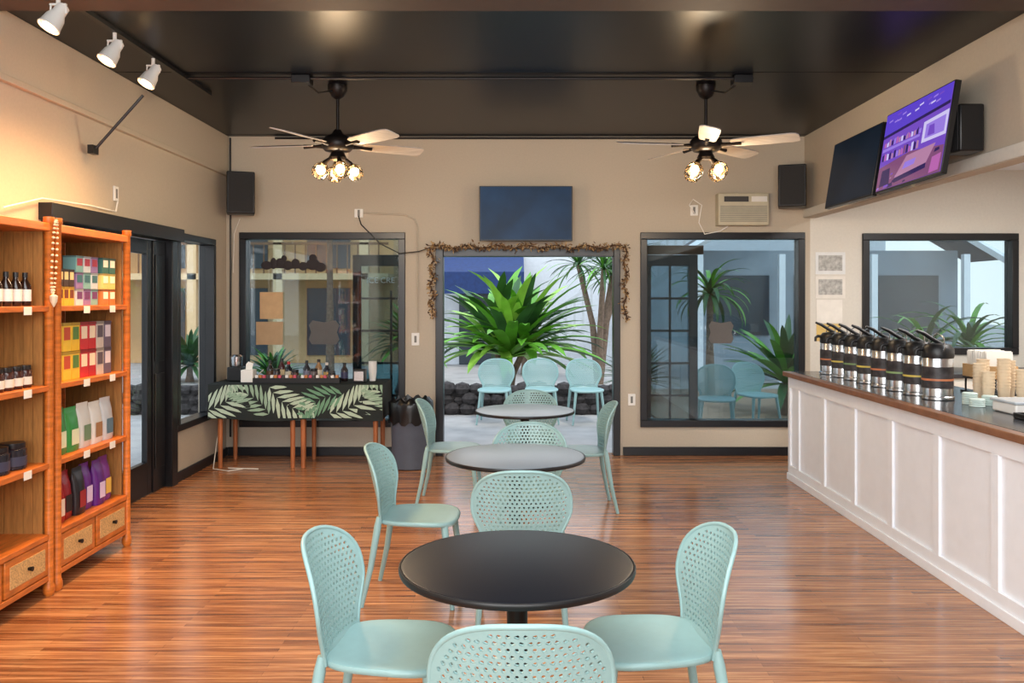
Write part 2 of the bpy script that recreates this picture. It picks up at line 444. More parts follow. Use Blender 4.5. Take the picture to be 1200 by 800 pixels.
for i,(a,b) in enumerate([((64,140,66),(225,235,200)),((60,150,72),(225,235,200)),((214,212,204),(110,140,110)),((222,220,212),(160,120,80)),((200,204,206),(80,120,140))]):
    pouch(FX,4.86+i*.142,z,.138,.27-.01*(i%2),.07,a,b,('green' if i<2 else 'white')+' coffee pouch standing on wooden shelf',g)
z = ZS[0]
for i,(a,b) in enumerate([((170,30,36),(240,220,200)),((150,26,32),(30,24,26)),((36,30,34),(160,40,44)),((104,40,130),(230,210,240)),((96,34,124),(230,210,240)),((120,50,140),(240,200,90))]):
    pouch(FX-.02*(i%2),4.84+i*.12,z,.117,.28,.08,a,b,('red' if i<2 else 'black' if i==2 else 'purple')+' coffee pouch standing on wooden shelf',g)
z = ZS[3]; g = 'bottles on the shelf'
for i in range(7): jar(FX+.01,4.02+i*.085,z,.030,.18,(40,26,20),(236,232,226),(30,26,26),'small dark bottle with white label on shelf',g,'bottle')
pbox(FX-.06,4.1,z,.16,.26,.03,(236,226,214),(210,90,80),'white printed card box behind bottles',g)
z = ZS[2]; g = 'small jars on the shelf'
for i in range(8): jar(FX+.01,3.95+i*.082,z,.036,.12,(60,30,22),(226,216,200),(34,28,26),'small dark jar with cream label on shelf',g)
z = ZS[1]; g = 'dark tins on the shelf'
for i in range(4): jar(FX-.02,4.02+i*.15,z,.066,.14,(34,32,40),(58,60,80),(26,24,28),'round dark tin with lid on shelf',g,'tin')
b = MB()
for i in range(38):
    t = i/37; a = 2*pi*t
    b.ball((-2.532+.01*cos(a), 4.64+.022*sin(a), 1.86+.20*cos(a)),.009,8,0,(1,1,.8))
b.lathe([(.003,-.06),(.018,-.03),(.022,0),(.004,.01)],8,(-2.53,4.63,1.645))
tag(b.obj('shell_lei', M('ivory_shell',(226,206,176),.4,var=.15)),'ivory shell necklace hanging on the shelf post','necklace')

# ------------------------------------------------------------------ counter
r = root('service_counter',(2.86,5.3,0),'white panelled service counter along the kitchen side','counter')
X0 = 2.49-2.86; Y0 = 2.9-5.3; Y1 = 7.66-5.3
MB().bb(X0,3.24-2.86,Y0,Y1,0,.93).obj('counter_body', white_p, r, bevel=.003)
b = MB(); b.bb(X0-.018,X0,Y0,Y1,.83,.93); b.bb(X0-.018,X0,Y0,Y1,.02,.13)
ys = [4.36-5.3+.61*k for k in range(-2,6)]
for yy in ys: b.bb(X0-.018,X0,yy-.035,yy+.035,.13,.83)
b.bb(X0-.018,X0,Y1-.05,Y1,.13,.83)
b.obj('panel_moulding', white_p, r, bevel=.002)
MB().bb(X0-.03,X0-.0182,Y0,Y1+.0,0,.06).obj('kick_strip', white_p, r, bevel=.003)
r = root('worktop',(2.86,5.3,.93),'long dark worktop with wooden front edge on the white counter','worktop')
MB().bb(2.50-2.86,3.32-2.86,Y0,Y1+.03,.001,.042).obj('worktop_slab', M('dark_stone_top',(58,60,66),.18,var=.35,scale=40), r, bevel=.004)
MB().bb(2.43-2.86,2.50-2.86,Y0,Y1+.03,.001,.042).obj('wooden_edge', M('walnut_edge',(132,88,60),.4,var=.2,stretch=(8,1,1)), r, bevel=.005)
TZ = .973
cs = [(196,120,80),(210,190,90),(120,150,100),(210,190,90),(196,120,80),(140,170,110),(210,190,90),(196,120,80)]
wrap_m = M('dark_printed_wrap',(52,48,50),.45,var=.6,scale=26)
def airpot(loc, stripe):
    r = root('airpot', loc,'stainless pump coffee airpot with dark printed wrap on counter','coffee dispenser',0,'coffee airpots on the counter')
    k = 1.22
    MB().lathe([(.075*k,0),(.085*k,.004),(.085*k,.02),(.078*k,.025),(.078*k,.30),(.07*k,.315)],32).obj('vessel', steel, r)
    MB().lathe([(.0792*k,.075),(.0792*k,.215)],32).obj('printed_wrap', wrap_m, r)
    MB().lathe([(.0800*k,.125),(.0800*k,.138)],32).obj('colour_stripe', cm(stripe), r)
    MB().lathe([(.0795*k,.27),(.082*k,.285),(.082*k,.33),(.062*k,.36),(.03,.368)],28).obj('lid', black_pl, r)
    MB().tube([(.03,0,.36),(-.02,0,.385),(-.09,0,.43),(-.14,0,.45)],[.012,.013,.013,.009],10).obj('pump_lever', black_pl, r)
    MB().tube([(-.07,0,.325),(-.12,0,.33),(-.14,0,.318),(-.142,0,.285)],[.014,.014,.012,.010],10).obj('spout', black_pl, r)
    MB().tube([(-.01,.098,.32),(-.01,.115,.35),(0,.08,.41),(0,0,.43),(0,-.08,.41),(-.01,-.115,.35),(-.01,-.098,.32)],.004,8).obj('carry_handle', steel, r)
for i in range(8): airpot((2.77,7.40-i*.265,TZ), cs[i])
cupm = M('paper_cup_kraft',(226,204,172),.6)
for j,(x,y,n) in enumerate([(3.02,5.50,8),(3.11,5.38,10),(3.00,5.36,6),(3.20,5.48,9),(3.10,5.60,9),(3.16,5.26,7)]):
    b = MB()
    for k in range(n):
        z0 = k*.02; b.lathe([(.028,z0),(.030,z0+.004),(.038,z0+.09),(.041,z0+.092),(.041,z0+.096),(.036,z0+.096),(.027,z0+.01)],20)
    tag(b.obj('paper_cup_stack', cupm, loc=(x,y,TZ)),'stack of nested kraft paper cups on counter','paper cups','paper cup stacks')
for j,(x,y,n) in enumerate([(2.84,5.28,6),(2.93,5.22,5),(2.82,5.16,4)]):
    b = MB()
    for k in range(n): b.lathe([(.044,k*.012),(.046,k*.012+.004),(.04,k*.012+.012),(.012,k*.012+.014)],24)
    tag(b.obj('cup_lid_stack', M('pale_lid_plastic',(196,214,208),.35), loc=(x,y,TZ)),'stack of pale plastic cup lids on counter','cup lids','lid stacks')
r = root('napkin_basket',(3.24,5.86,TZ),'wooden box filled with paper napkins on black stand','napkin holder')
wd = M('light_wood',(200,160,110),.5,var=.15)
MB().bb(-.07,.17,-.16,.16,0,.012).bb(-.06,.16,-.15,.15,.10,.112).bb(-.06,-.05,-.12,-.11,.012,.1).bb(.15,.16,-.12,-.11,.012,.1).bb(-.06,-.05,.11,.12,.012,.1).bb(.15,.16,.11,.12,.012,.1).obj('stand', black_pl, r)
MB().bb(-.06,.16,-.15,-.14,.112,.20).bb(-.06,.16,.14,.15,.112,.20).bb(-.06,-.05,-.14,.14,.112,.20).bb(.15,.16,-.14,.14,.112,.20).bb(-.05,.15,-.14,.14,.112,.118).obj('basket_box', wd, r, bevel=.002)
b = MB()
for i in range(18):
    b.box((.05,-.12+i*.014,.21),(.18,.009,.16+.03*random.random()),0,Matrix.Rotation(random.uniform(-.12,.12),3,'X'))
b.obj('napkins', paper, r)
r = root('serving_tray',(2.95,4.50,TZ),'black rimmed serving tray lying on counter','tray')
MB().bb(-.2,.2,-.17,.17,0,.01).bb(-.2,.2,-.17,-.16,.01,.03).bb(-.2,.2,.16,.17,.01,.03).bb(-.2,-.19,-.16,.16,.01,.03).bb(.19,.2,-.16,.16,.01,.03).obj('tray_body', black_pl, r, bevel=.003)
r = root('storage_tub',(2.96,4.88,TZ),'white plastic tub with lid on counter','container')
MB().bb(-.14,.14,-.12,.12,0,.06).obj('tub_body', white_pl, r, bevel=.01)
MB().bb(-.15,.15,-.13,.13,.06,.075).obj('tub_lid', M('clear_grey_plastic',(190,198,205),.25), r, bevel=.005)
r = root('back_counter',(4.75,8.35,0),'cream base cabinet with dark top beneath kitchen window','cabinet')
MB().bb(-1.0,1.0,-.35,.4,0,.88).obj('cabinet_body', kwall_m, r, bevel=.004)
MB().bb(-1.02,1.02,-.38,.42,.88,.92).obj('cabinet_top', M('dark_top2',(50,50,54),.3), r, bevel=.004)
for k in range(3):
    d = MB().bb(-.97+k*.65,-.97+k*.65+.62,-.37,-.35,.1,.85).obj('cabinet_door', kwall_m, r, bevel=.004)
    MB().tube([(-.4+k*.65,-.372,.5),(-.4+k*.65,-.40,.5),(-.4+k*.65,-.40,.62),(-.4+k*.65,-.372,.62)],.005,8).obj('handle', steel, d)

# ------------------------------------------------------------------ TVs / speakers / AC
def tv(loc, w, h, rot, label, lit=False, sm=None):
    r = root('television', loc, label, 'television', rot)
    MB().bb(.0,.04,-w/2,w/2,-h/2,h/2).obj('tv_case', black_pl, r, bevel=.004)
    if not lit:
        MB().bb(-.003,.0,-w/2+.012,w/2-.012,-h/2+.014,h/2-.01).obj('screen', sm or screen_off, r)
    else:
        mats = [em_mat('screen_violet',(120,78,200),.9),em_mat('screen_blue',(98,70,214),.85),em_mat('screen_white',(214,205,250),.9),em_mat('screen_brown',(140,84,130),.8),
                em_mat('screen_dark',(50,34,96),.8),em_mat('screen_pink',(200,110,190),.8),em_mat('screen_tan',(196,140,180),.8),em_mat('screen_lilac',(158,128,232),.9)]
        b = MB(); b.bb(-.003,0,-w/2+.012,w/2-.012,-h/2+.014,h/2-.01,0)
        def P(pts,mi,k):
            n = len(pts); b.add([(-.0032-.0003*k, (w/2-.012)-u*(w-.024), -h/2+.014+v*(h-.024)) for u,v in pts],[tuple(range(n))],mi)
        rr = random.Random(4)
        P([(0,.72),(1,.80),(1,1),(0,1)],1,1); P([(0,.68),(1,.76),(1,.80),(0,.72)],4,2)
        for i in range(14):
            u = rr.random()*.9; v = .84+.1*rr.random(); P([(u,v),(u+.06,v+.01),(u+.06,v+.03),(u,v+.02)],[7,2,7,0][i%4],2)
        P([(.66,.42),(1,.42),(1,.70),(.66,.67)],2,2); P([(.70,.46),(.97,.46),(.97,.65),(.70,.63)],7,3)
        P([(.74,.48),(.84,.48),(.82,.6),(.75,.6)],0,4)
        for i in range(15): P([(.04+i*.04,.56),(.07+i*.04,.56),(.07+i*.04,.60+.05*rr.random()),(.04+i*.04,.60+.05*rr.random())],[5,2,6,4,7,5,6,2,4,6][i%10],3)
        P([(.02,.50),(.62,.52),(.62,.55),(.02,.54)],7,3)
        for i in range(15): P([(.03+i*.04,.38),(.06+i*.04,.38),(.06+i*.04,.44+.05*rr.random()),(.03+i*.04,.44+.05*rr.random())],[4,5,2,4,6,4,7,6,5,3][i%10],3)
        P([(.0,.0),(1,.0),(1,.30),(.5,.38),(.0,.30)],3,1)
        for i in range(26):
            u = rr.random()*.9; v = rr.random()*.26; s = .02+.04*rr.random()
            P([(u,v),(u+s*1.6,v+.01),(u+s*1.4,v+s),(u+.01,v+s*.9)],rr.choice([4,4,5,6,0,3,7]),2)
        P([(.30,.10),(.78,.16),(.88,.36),(.46,.34)],6,4); P([(.30,.10),(.78,.16),(.78,.10),(.30,.04)],4,5)
        P([(.42,.18),(.60,.20),(.62,.27),(.45,.26)],7,6); P([(.05,.04),(.22,.05),(.20,.26),(.07,.25)],4,4); P([(.84,.02),(.97,.03),(.98,.22),(.86,.2)],5,4)
        b.obj('screen', mats, r, recalc=False)
    MB().bb(.04,.075,-.15,.15,-.12,.12).bb(.075,.19,-.03,.03,-.04,.04).obj('wall_mount', dark_metal, r)
    return r
tv((2.75,5.86,2.72),1.06,.60,(0,radians(9),radians(-2)),'wall television with glowing purple picture, tilted down',True)
tv((2.76,6.93,2.70),.98,.57,(0,radians(9),0),'switched-off black wall television, tilted down')
r = tv((.107,8.61,2.50),.95,.56,(0,0,radians(90)),'switched-off flat television mounted above the doorway',False,screen_blue_off)
for c_ in r.children:
    if c_.name.startswith('wall_mount'): c_.scale = (.95,1,1)
def speaker(loc, rot, lab, k=1.0):
    r = root('wall_speaker', loc, lab, 'speaker', rot, 'black wall speakers')
    MB().bb(-.135*k,.135*k,-.11*k,.11*k,-.21*k,.21*k).obj('speaker_cabinet', black_pl, r, bevel=.012)
    MB().bb(-.12*k,.12*k,-.11*k-.008,-.11*k-.001,-.195*k,.195*k).obj('grille', M('speaker_grille',(34,34,36),.8,scale=300,var=.4), r, bevel=.003)
    MB().bb(-.03,.03,.11*k,.11*k+.05,-.03,.03).obj('bracket', dark_metal, r)
speaker((-2.77,8.52,2.69),radians(18),'black box speaker mounted in the corner')
speaker((2.79,8.52,2.76),radians(-18),'black box speaker mounted high on wall')
speaker((2.90,5.46,2.72),radians(-90),'small black speaker on wall behind lit television',.72)
r = root('air_conditioner',(2.34,8.72,2.55),'beige through-wall air conditioner with louvred grille','air conditioner')
acm = M('aged_ivory_plastic',(196,188,164),.5)
MB().bb(-.26,.26,-.06,.08,-.165,.165).obj('ac_case', acm, r, bevel=.008)
b = MB()
for i in range(9): b.bb(-.24,.24,-.067,-.06,-.13+i*.019,-.12+i*.019)
b.obj('louvre_grille', M('grey_louvre',(150,146,134),.5), r)
MB().bb(-.2,.05,-.066,-.06,.075,.13).obj('air_outlet', M('dark_vent',(60,60,60),.6), r)
MB().bb(.08,.24,-.066,-.06,.075,.13).obj('control_panel', white_pl, r)

# ------------------------------------------------------------------ ceiling fans
blade_m = M('weathered_grey_wood',(184,178,172),.5,var=.15,scale=6,stretch=(1,8,1))
bulb_m = M('warm_bulb',(255,200,130),.3,em=30,emrgb=(255,204,136))
def fan(x, rot):
    r = root('ceiling_fan',(x,6.7,2.85),'bronze ceiling fan with grey blades and caged bulbs','ceiling fan',0,'ceiling fans')
    MB().lathe([(.02,.36),(.05,.38),(.075,.43),(.078,.469)],24).obj('canopy', dark_metal, r)
    MB().tube([(0,0,.05),(0,0,.40)],.013,12).obj('downrod', dark_metal, r)
    MB().lathe([(.05,-.06),(.10,-.05),(.125,-.02),(.125,.03),(.10,.06),(.05,.08),(.025,.12)],32).obj('motor_housing', dark_metal, r)
    for k in range(5):
        a = rot+radians(72*k); Rz = Matrix.Rotation(a,3,'Z'); Rx = Matrix.Rotation(radians(-14),3,'X')
        bl = MB(); prof = [(.20,.05),(.24,.066),(.45,.076),(.66,.078),(.70,.068),(.715,.045)]
        vs = []
        for (l,h) in prof:
            for zz in (-.004,.004):
                for s in (-1,1): vs.append(Rz@(Rx@Vector((l,s*h,zz))))
        fs = []
        for i in range(len(prof)-1):
            o = i*4; n = o+4
            fs += [(o,o+1,n+1,n),(o+2,n+2,n+3,o+3),(o,n,n+2,o+2),(o+1,o+3,n+3,n+1)]
        fs += [(0,2,3,1),(len(prof)*4-4,len(prof)*4-3,len(prof)*4-1,len(prof)*4-2)]
        bl.add(vs,fs); bo = bl.obj('blade', blade_m, r)
        ir = MB(); pv = [Rz@(Rx@Vector(p)) for p in ((.10,0,-.008),(.18,0,-.008),(.28,0,-.008))]
        ir.tube(pv,[.02,.012,.018],8); ir.obj('blade_iron', dark_metal, bo)
    MB().lathe([(.02,-.13),(.06,-.12),(.07,-.10),(.05,-.06)],24).obj('light_kit', dark_metal, r)
    for k in range(4):
        a = rot+.5+radians(90*k); p = Vector((cos(a)*.10, sin(a)*.10, -.145)); d = Vector((cos(a)*.5,sin(a)*.5,-1)).normalized()
        q = Vector((cos(a)*.05,sin(a)*.05,-.105))
        lo = MB().tube([q,p,p+d*.015],[.014,.020,.022],14).obj('lamp_socket', dark_metal, r)
        MB().ball(p+d*.07,.036,14).obj('bulb', bulb_m, lo)
        Q = Vector((0,0,1)).rotation_difference(d).to_matrix()
        MB().lathe([(.024,.01),(.05,.03),(.064,.065),(.064,.10),(.05,.13)],20,tuple(p),0,Q).obj('lamp_shade', clear_glass, lo)
        cg = MB(); ax = d.orthogonal().normalized(); bx = d.cross(ax)
        for j in range(6):
            an = pi*j/3; e1 = ax*cos(an)+bx*sin(an)
            cg.tube([p+d*.01+e1*.025,p+d*.05+e1*.066,p+d*.10+e1*.068,p+d*.145+e1*.02],.0022,5)
        cg.tube([p+d*.08+(ax*cos(t)+bx*sin(t))*.069 for t in [2*pi*i/20 for i in range(20)]],.0022,5,closed=True)
        cg.obj('wire_cage', dark_metal, lo)
    l = bpy.data.lights.new('fan_lamp','POINT'); l.energy = 36; l.color = (1,.78,.52); l.shadow_soft_size = .08
    o = bpy.data.objects.new('fan_lamp_light', l); COL.objects.link(o); o.location = (x,6.7,2.50)
fan(-1.41, radians(172)); fan(1.51, radians(188))
tag(MB().tube([(-2.5,6.4,3.30),(1.8,6.4,3.30)],.012,8).obj('conduit_pipe', black_pl),'black conduit pipe running across the ceiling','pipe')
for x in (-1.62,1.72):
    tag(MB().bb(-.07,.07,-.06,.06,-.06,0).tube([(0,0,-.03),(.1*(1 if x<0 else -1),.1,-.10),(.2*(1 if x<0 else -1),.26,-.04)],.008,6).obj('junction_box', black_pl, loc=(x,6.42,3.319), bevel=.004),'black electrical junction box with cable on ceiling','junction box','ceiling junction boxes')
tag(MB().bb(-.018,.018,-1.15,1.15,-.03,0).obj('light_track', black_pl, loc=(-2.5,5.75,3.318)),'black lighting track fixed to the ceiling','light track')
warm = (1,.58,.25)
for i,(y,az) in enumerate(((4.62,-.5),(5.27,-.45),(5.83,-.4))):
    r = root('track_spotlight',(-2.5,y,3.288),'white bell-shaped spotlight hanging from black track','spotlight',0,'track spotlights')
    MB().tube([(0,0,0),(0,0,-.05)],.012,10).tube([(-.04,0,-.05),(-.045,0,-.10)],.005,6).tube([(.04,0,-.05),(.045,0,-.10)],.005,6).bb(-.045,.045,-.008,.008,-.055,-.045).obj('yoke', white_pl, r)
    d = Vector((-.35,-.35,-.85)).normalized(); q = Vector((0,0,1)).rotation_difference(d).to_matrix()
    MB().lathe([(.022,-.06),(.034,-.05),(.036,.0),(.05,.03),(.058,.09),(.062,.095),(.058,.10),(.05,.09)],24,(0,0,-.10),0,q).obj('lamp_head', white_pl, r)
    p = d*.075+Vector((0,0,-.10))
    MB().ball(p,.04,14).obj('bulb', bulb_m, r)
    l = bpy.data.lights.new('track_spot','SPOT'); l.energy = 150; l.color = warm; l.spot_size = radians(140); l.spot_blend = 1; l.shadow_soft_size = .2
    o = bpy.data.objects.new('track_spot_light', l); COL.objects.link(o); o.location = Vector((-2.25,y-.1,3.02))
    o.rotation_euler = (Vector((.0,-.15,-.9))).to_track_quat('-Z','Y').to_euler()
tag(MB().tube([(-2.93,5.9,2.68),(-2.6,5.9,3.05)],.010,8).bb(-2.97,-2.93,5.86,5.94,2.64,2.70).obj('wall_brace', black_pl),'thin black metal brace rod fixed to wall','bracket')

# ------------------------------------------------------------------ tablecloth table
for k in range(2):
    cx = -2.50+k*.80
    r = root('side_table',(cx,8.38,0),'small wooden table covered by leaf-print cloth','table',0,'wooden tables under the cloth')
    lw = M('table_leg_wood',(170,100,56),.5,var=.2,stretch=(3,3,.5))
    MB().bb(-.39,.39,-.24,.26,.77,.80).obj('tabletop', lw, r)
    for sx in (-1,1):
        for sy in (-.22,.22): MB().tube([(sx*.35,sy,0),(sx*.35,sy,.77)],[.02,.028],10).obj('leg', lw, r)
b = MB(); cx0,cx1,yf,yb = -2.95,-1.27,8.11,8.66
def wave(x): return .010*sin(x*14)+.006*sin(x*31)
nx = 60; zt,zb = .812,.47
vs = []; fs = []
rows = [(yb,zt,0),(yf+.01,zt,0),(yf,zt-.008,.1),(yf,.7,.4),(yf,.6,.8),(yf,zb,1)]
for (yy,zz,wv) in rows:
    for i in range(nx+1):
        x = cx0+(cx1-cx0)*i/nx; vs.append((x, yy-abs(wave(x))*wv-.012*wv, zz+(.012*sin(x*6) if wv==1 else 0)))
for j in range(len(rows)-1):
    for i in range(nx): fs.append((j*(nx+1)+i, j*(nx+1)+i+1, (j+1)*(nx+1)+i+1, (j+1)*(nx+1)+i))
b.add(vs,fs)
for x in (cx0,cx1):
    b.add([(x,yf,zt),(x,yb,zt),(x,yb,zb+.02),(x,yf-.01,zb)],[(0,1,2,3)])
def clip(pts):
    for ax,val,sg in ((0,cx0+.006,1),(0,cx1-.006,-1),(1,zb+.018,1),(1,zt-.008,-1)):
        out = []
        for i in range(len(pts)):
            p,q = pts[i],pts[(i+1)%len(pts)]
            pi_ = (p[ax]-val)*sg >= 0; qi = (q[ax]-val)*sg >= 0
            if pi_: out.append(p)
            if pi_ != qi:
                t = (val-p[ax])/(q[ax]-p[ax]); out.append((p[0]+(q[0]-p[0])*t, p[1]+(q[1]-p[1])*t))
        pts = out
        if len(pts) < 3: return []
    return pts
def frond(cx,cz,ang,L,mi):
    NL = 9
    for k in range(NL):
        t = (k+.5)/NL; l = L*.42*sin(pi*min(1,t*.80+.18))**.7
        for s in (-1,1):
            bend = .6*(t-.5); a0 = ang+bend
            a = a0+s*radians(46); bx = cx+cos(a0)*L*(t-.5); bz = cz+sin(a0)*L*(t-.5)
            ca,sa = cos(a),sin(a); w2 = L*.034
            pts = [(bx,bz),(bx+ca*l*.35-sa*w2,bz+sa*l*.35+ca*w2),(bx+ca*l*.8-sa*w2*.7,bz+sa*l*.8+ca*w2*.7),(bx+ca*l,bz+sa*l),(bx+ca*l*.8+sa*w2*.5,bz+sa*l*.8-ca*w2*.5),(bx+ca*l*.35+sa*w2,bz+sa*l*.35-ca*w2)]
            pts = clip(pts)
            if not pts: continue
            def yy(p):
                wv = max(0,min(1,(zt-p[1])/(zt-zb))); wv = .1+wv*1.0
                return yf-abs(wave(p[0]))*wv-.012*wv-.003-.0004*mi
            b.add([(p[0],yy(p),p[1]) for p in pts],[tuple(range(len(pts)))],mi)
rnd = random.Random(3)
x = cx0+.12; k = 0
while x < cx1+.05:
    frond(x,[.61,.68,.61,.67][k%4],radians([32,148,-28,205][k%4]+rnd.uniform(-8,8)),[.54,.48,.54,.48][k%4],[1,3,1,2][k%4]); x += .32; k += 1
tag(b.obj('tablecloth',[M('black_green_cloth',(22,30,28),.8),M('leaf_print_pale',(176,194,172),.8),M('leaf_print_green',(104,146,116),.8),M('leaf_print_mid',(142,168,144),.8)],recalc=False),'dark tablecloth printed with pale green palm leaves draped over tables','tablecloth')
TT = .815
r = root('tissue_box',(-2.62,8.3,TT),'white tissue box with tissue standing up','tissue box')
MB().bb(-.06,.06,-.06,.06,0,.12).obj('box_body', paper, r, bevel=.004)
MB().add([(-.03,0,.12),(.03,.01,.12),(.045,0,.18),(0,-.01,.2),(-.03,.01,.17)],[(0,1,2,3,4)]).obj('tissue', paper, r)
r = root('coffee_grinder',(-2.78,8.42,TT),'small black and steel countertop grinder on cloth-covered table','coffee grinder')
MB().bb(-.07,.07,-.08,.08,0,.14).obj('grinder_base', black_pl, r, bevel=.01)
MB().lathe([(.05,.14),(.055,.15),(.06,.24),(.04,.26)],20).obj('hopper', steel, r)
for (x,y,rr,h,c1,c2,lid) in [(-2.44,8.4,.035,.20,(30,24,24),(90,60,40),(20,20,20)),(-2.34,8.28,.035,.13,(50,40,44),(160,60,60),(30,30,30)),
    (-2.34,8.46,.035,.22,(70,30,30),(210,190,150),(30,30,30)),(-2.26,8.42,.035,.19,(24,26,34),(200,190,170),(180,40,40)),(-2.16,8.28,.038,.12,(60,34,28),(60,60,60),(20,20,20)),(-2.08,8.42,.034,.20,(36,36,44),(120,120,140),(30,30,30)),
    (-1.98,8.3,.036,.13,(90,80,78),(40,40,46),(20,20,20)),(-1.97,8.46,.036,.21,(150,110,70),(230,220,200),(50,40,36)),(-1.88,8.42,.034,.18,(30,30,40),(180,150,90),(210,200,190)),(-1.80,8.28,.036,.11,(28,26,30),(150,110,140),(60,60,60)),(-1.70,8.4,.035,.18,(40,30,30),(60,60,90),(20,20,20))]:
    jar(x,y,TT,rr,h,c1,c2,lid,'small dark condiment bottle on cloth-covered table','condiment bottles on the table','bottle' if h>.14 else 'jar')
b = MB()
for k in range(6): b.lathe([(.03,k*.02),(.041,k*.02+.09),(.043,k*.02+.095),(.036,k*.02+.095)],18)
tag(b.obj('paper_cup_stack', white_pl, loc=(-1.42,8.4,TT)),'stack of white paper cups on cloth-covered table','paper cups')
r = root('napkin_dispenser',(-1.52,8.25,TT),'black napkin dispenser with steel face','napkin dispenser')
MB().bb(-.06,.06,-.05,.05,0,.13).obj('dispenser_case', black_pl, r, bevel=.008)
MB().bb(-.045,.045,-.055,-.05,.02,.11).obj('face_plate', steel, r)
r = root('condiment_tray',(-2.12,8.2,TT),'low black tray along the front of the cloth-covered table','tray')
MB().bb(-.42,.42,-.035,.035,0,.006).bb(-.42,.42,-.035,-.029,.006,.05).bb(-.42,.42,.029,.035,.006,.05).bb(-.42,-.414,-.029,.029,.006,.05).bb(.414,.42,-.029,.029,.006,.05).obj('tray_body', black_pl, r)
b = MB()
for i in range(22):
    b.box((-.39+i*.037,0,.045),(.028,.03,.06),i%4,Matrix.Rotation(random.uniform(-.3,.3),3,'Y'))
b.obj('sugar_sachets',[cm((230,226,220)),cm((190,120,60)),cm((200,80,100)),cm((70,60,60))], r)
r = root('trash_bin',(-1.01,8.18,0),'grey round trash bin lined with black bag','trash bin')
MB().lathe([(.165,0),(.18,.01),(.198,.55),(.205,.56),(.205,.60),(.18,.60)],32).obj('bin_body', M('slate_grey_plastic',(84,92,106),.5), r)
b = MB(); vs = []; fs = []; N = 40
for j,(rr,z) in enumerate([(.213,.44),(.213,.53),(.216,.60),(.21,.64),(.17,.67),(.15,.60),(.02,.52)]):
    for k in range(N):
        a = 2*pi*k/N; q = rr*(1+.04*sin(k*2.3+j)*(1 if j in (0,3,4) else .3)); vs.append((q*cos(a),q*sin(a),z+.02*sin(k*1.7)*(1 if j in (0,4) else 0)))
for j in range(6):
    for k in range(N): fs.append((j*N+k,j*N+(k+1)%N,(j+1)*N+(k+1)%N,(j+1)*N+k))
b.add(vs,fs).obj('bin_bag', M('black_bin_bag',(14,14,16),.3), r)

# ------------------------------------------------------------------ doorway garland
b = MB(); rnd = random.Random(5)
path = []
for i in range(26): path.append((-.86+.02*sin(i), 8.70, 1.45+ (2.17-1.45)*i/25))
for i in range(60): path.append((-.86+1.98*i/59, 8.69, 2.165+.015*sin(i*.7)))
for i in range(22): path.append((1.13+.015*sin(i), 8.70, 2.17-.75*i/21))
b.tube(path,.009,6,0)
for p in path:
    for k in range(9):
        c0 = Vector(p)+Vector((rnd.gauss(0,.013),rnd.uniform(-.03,.01),rnd.gauss(0,.013)))
        a = Vector((rnd.gauss(0,1),rnd.gauss(0,.4),rnd.gauss(-.4,1))).normalized(); s = a.orthogonal().normalized()
        L_ = rnd.uniform(.022,.052); ww = rnd.uniform(.006,.013)
        b.add([c0,c0+a*L_*.5+s*ww,c0+a*L_,c0+a*L_*.5-s*ww],[(0,1,2,3)],rnd.choice([0,1,1,2]))
tag(b.obj('dried_vine_garland',[M('dry_vine_dark',(74,52,38),.8),M('dry_vine_mid',(130,98,66),.8),M('dry_leaf_pale',(188,156,110),.8)],recalc=False),'dried brown vine and leaf garland framing the doorway','garland')

# ------------------------------------------------------------------ wall sundries
def plate(name,loc,w_,h,lab,cat,m=white_pl,grp=None,dark=None,rot=0):
    r = root(name,loc,lab,cat,rot,grp)
    MB().bb(-w_/2,w_/2,-.012,0,-h/2,h/2).obj('face_plate',m,r,bevel=.003)
    if dark:
        MB().bb(-.012,.012,-.014,-.012,-.035,.035).obj('socket',M('socket_grey',(120,118,112),.5),r)
plate('wall_outlet',(1.21,8.799,.58),.075,.12,'white wall outlet plate beside doorway','outlet',dark=1,grp='wall plates')
plate('light_switch',(-1.04,8.799,1.21),.08,.13,'white switch plate beside doorway','switch',grp='wall plates',dark=1)
plate('wall_outlet',(-1.63,8.799,2.52),.09,.09,'white outlet box with black plug high on wall','outlet',dark=1,grp='wall plates')
plate('wall_outlet',(1.86,8.799,2.55),.08,.11,'white outlet with coiled cord near air conditioner','outlet',dark=1,grp='wall plates')
plate('wall_outlet',(-3.009,6.35,2.42),.07,.11,'white outlet plate above the black door','outlet',dark=1,grp='wall plates',rot=radians(90))
tag(MB().tube([(-1.58,8.785,2.52),(-1.15,8.785,2.50),(-1.05,8.785,2.46),(-1.02,8.785,2.38),(-1.02,8.785,1.29)],.009,8).obj('wall_conduit', wall_m),'beige painted conduit running down the wall','conduit')
tag(MB().tube([(-1.63,8.775,2.49),(-1.60,8.76,2.40),(-1.52,8.76,2.32),(-1.40,8.75,2.20),(-1.2,8.745,2.10),(-1.0,8.745,2.12),(-.88,8.74,2.16)],.006,6).obj('electric_cable', black_pl),'black power cord hanging on the wall','cord')
pts = [(1.86,8.78,2.52),(1.80,8.75,2.6),(1.84,8.75,2.66),(1.93,8.75,2.6),(1.90,8.75,2.42),(1.96,8.75,2.30),(2.12,8.75,2.33),(2.2,8.75,2.38)]
tag(MB().tube(pts,.006,6).obj('appliance_cord', white_pl),'white cord looping between outlet and air conditioner','cord')
tag(MB().tube([(-2.96,8.77,3.3),(-2.96,8.77,2.9),(-2.955,8.77,2.0),(-2.955,8.76,.2)],.010,6).obj('speaker_cable', black_pl),'black cable running down the corner','cable')
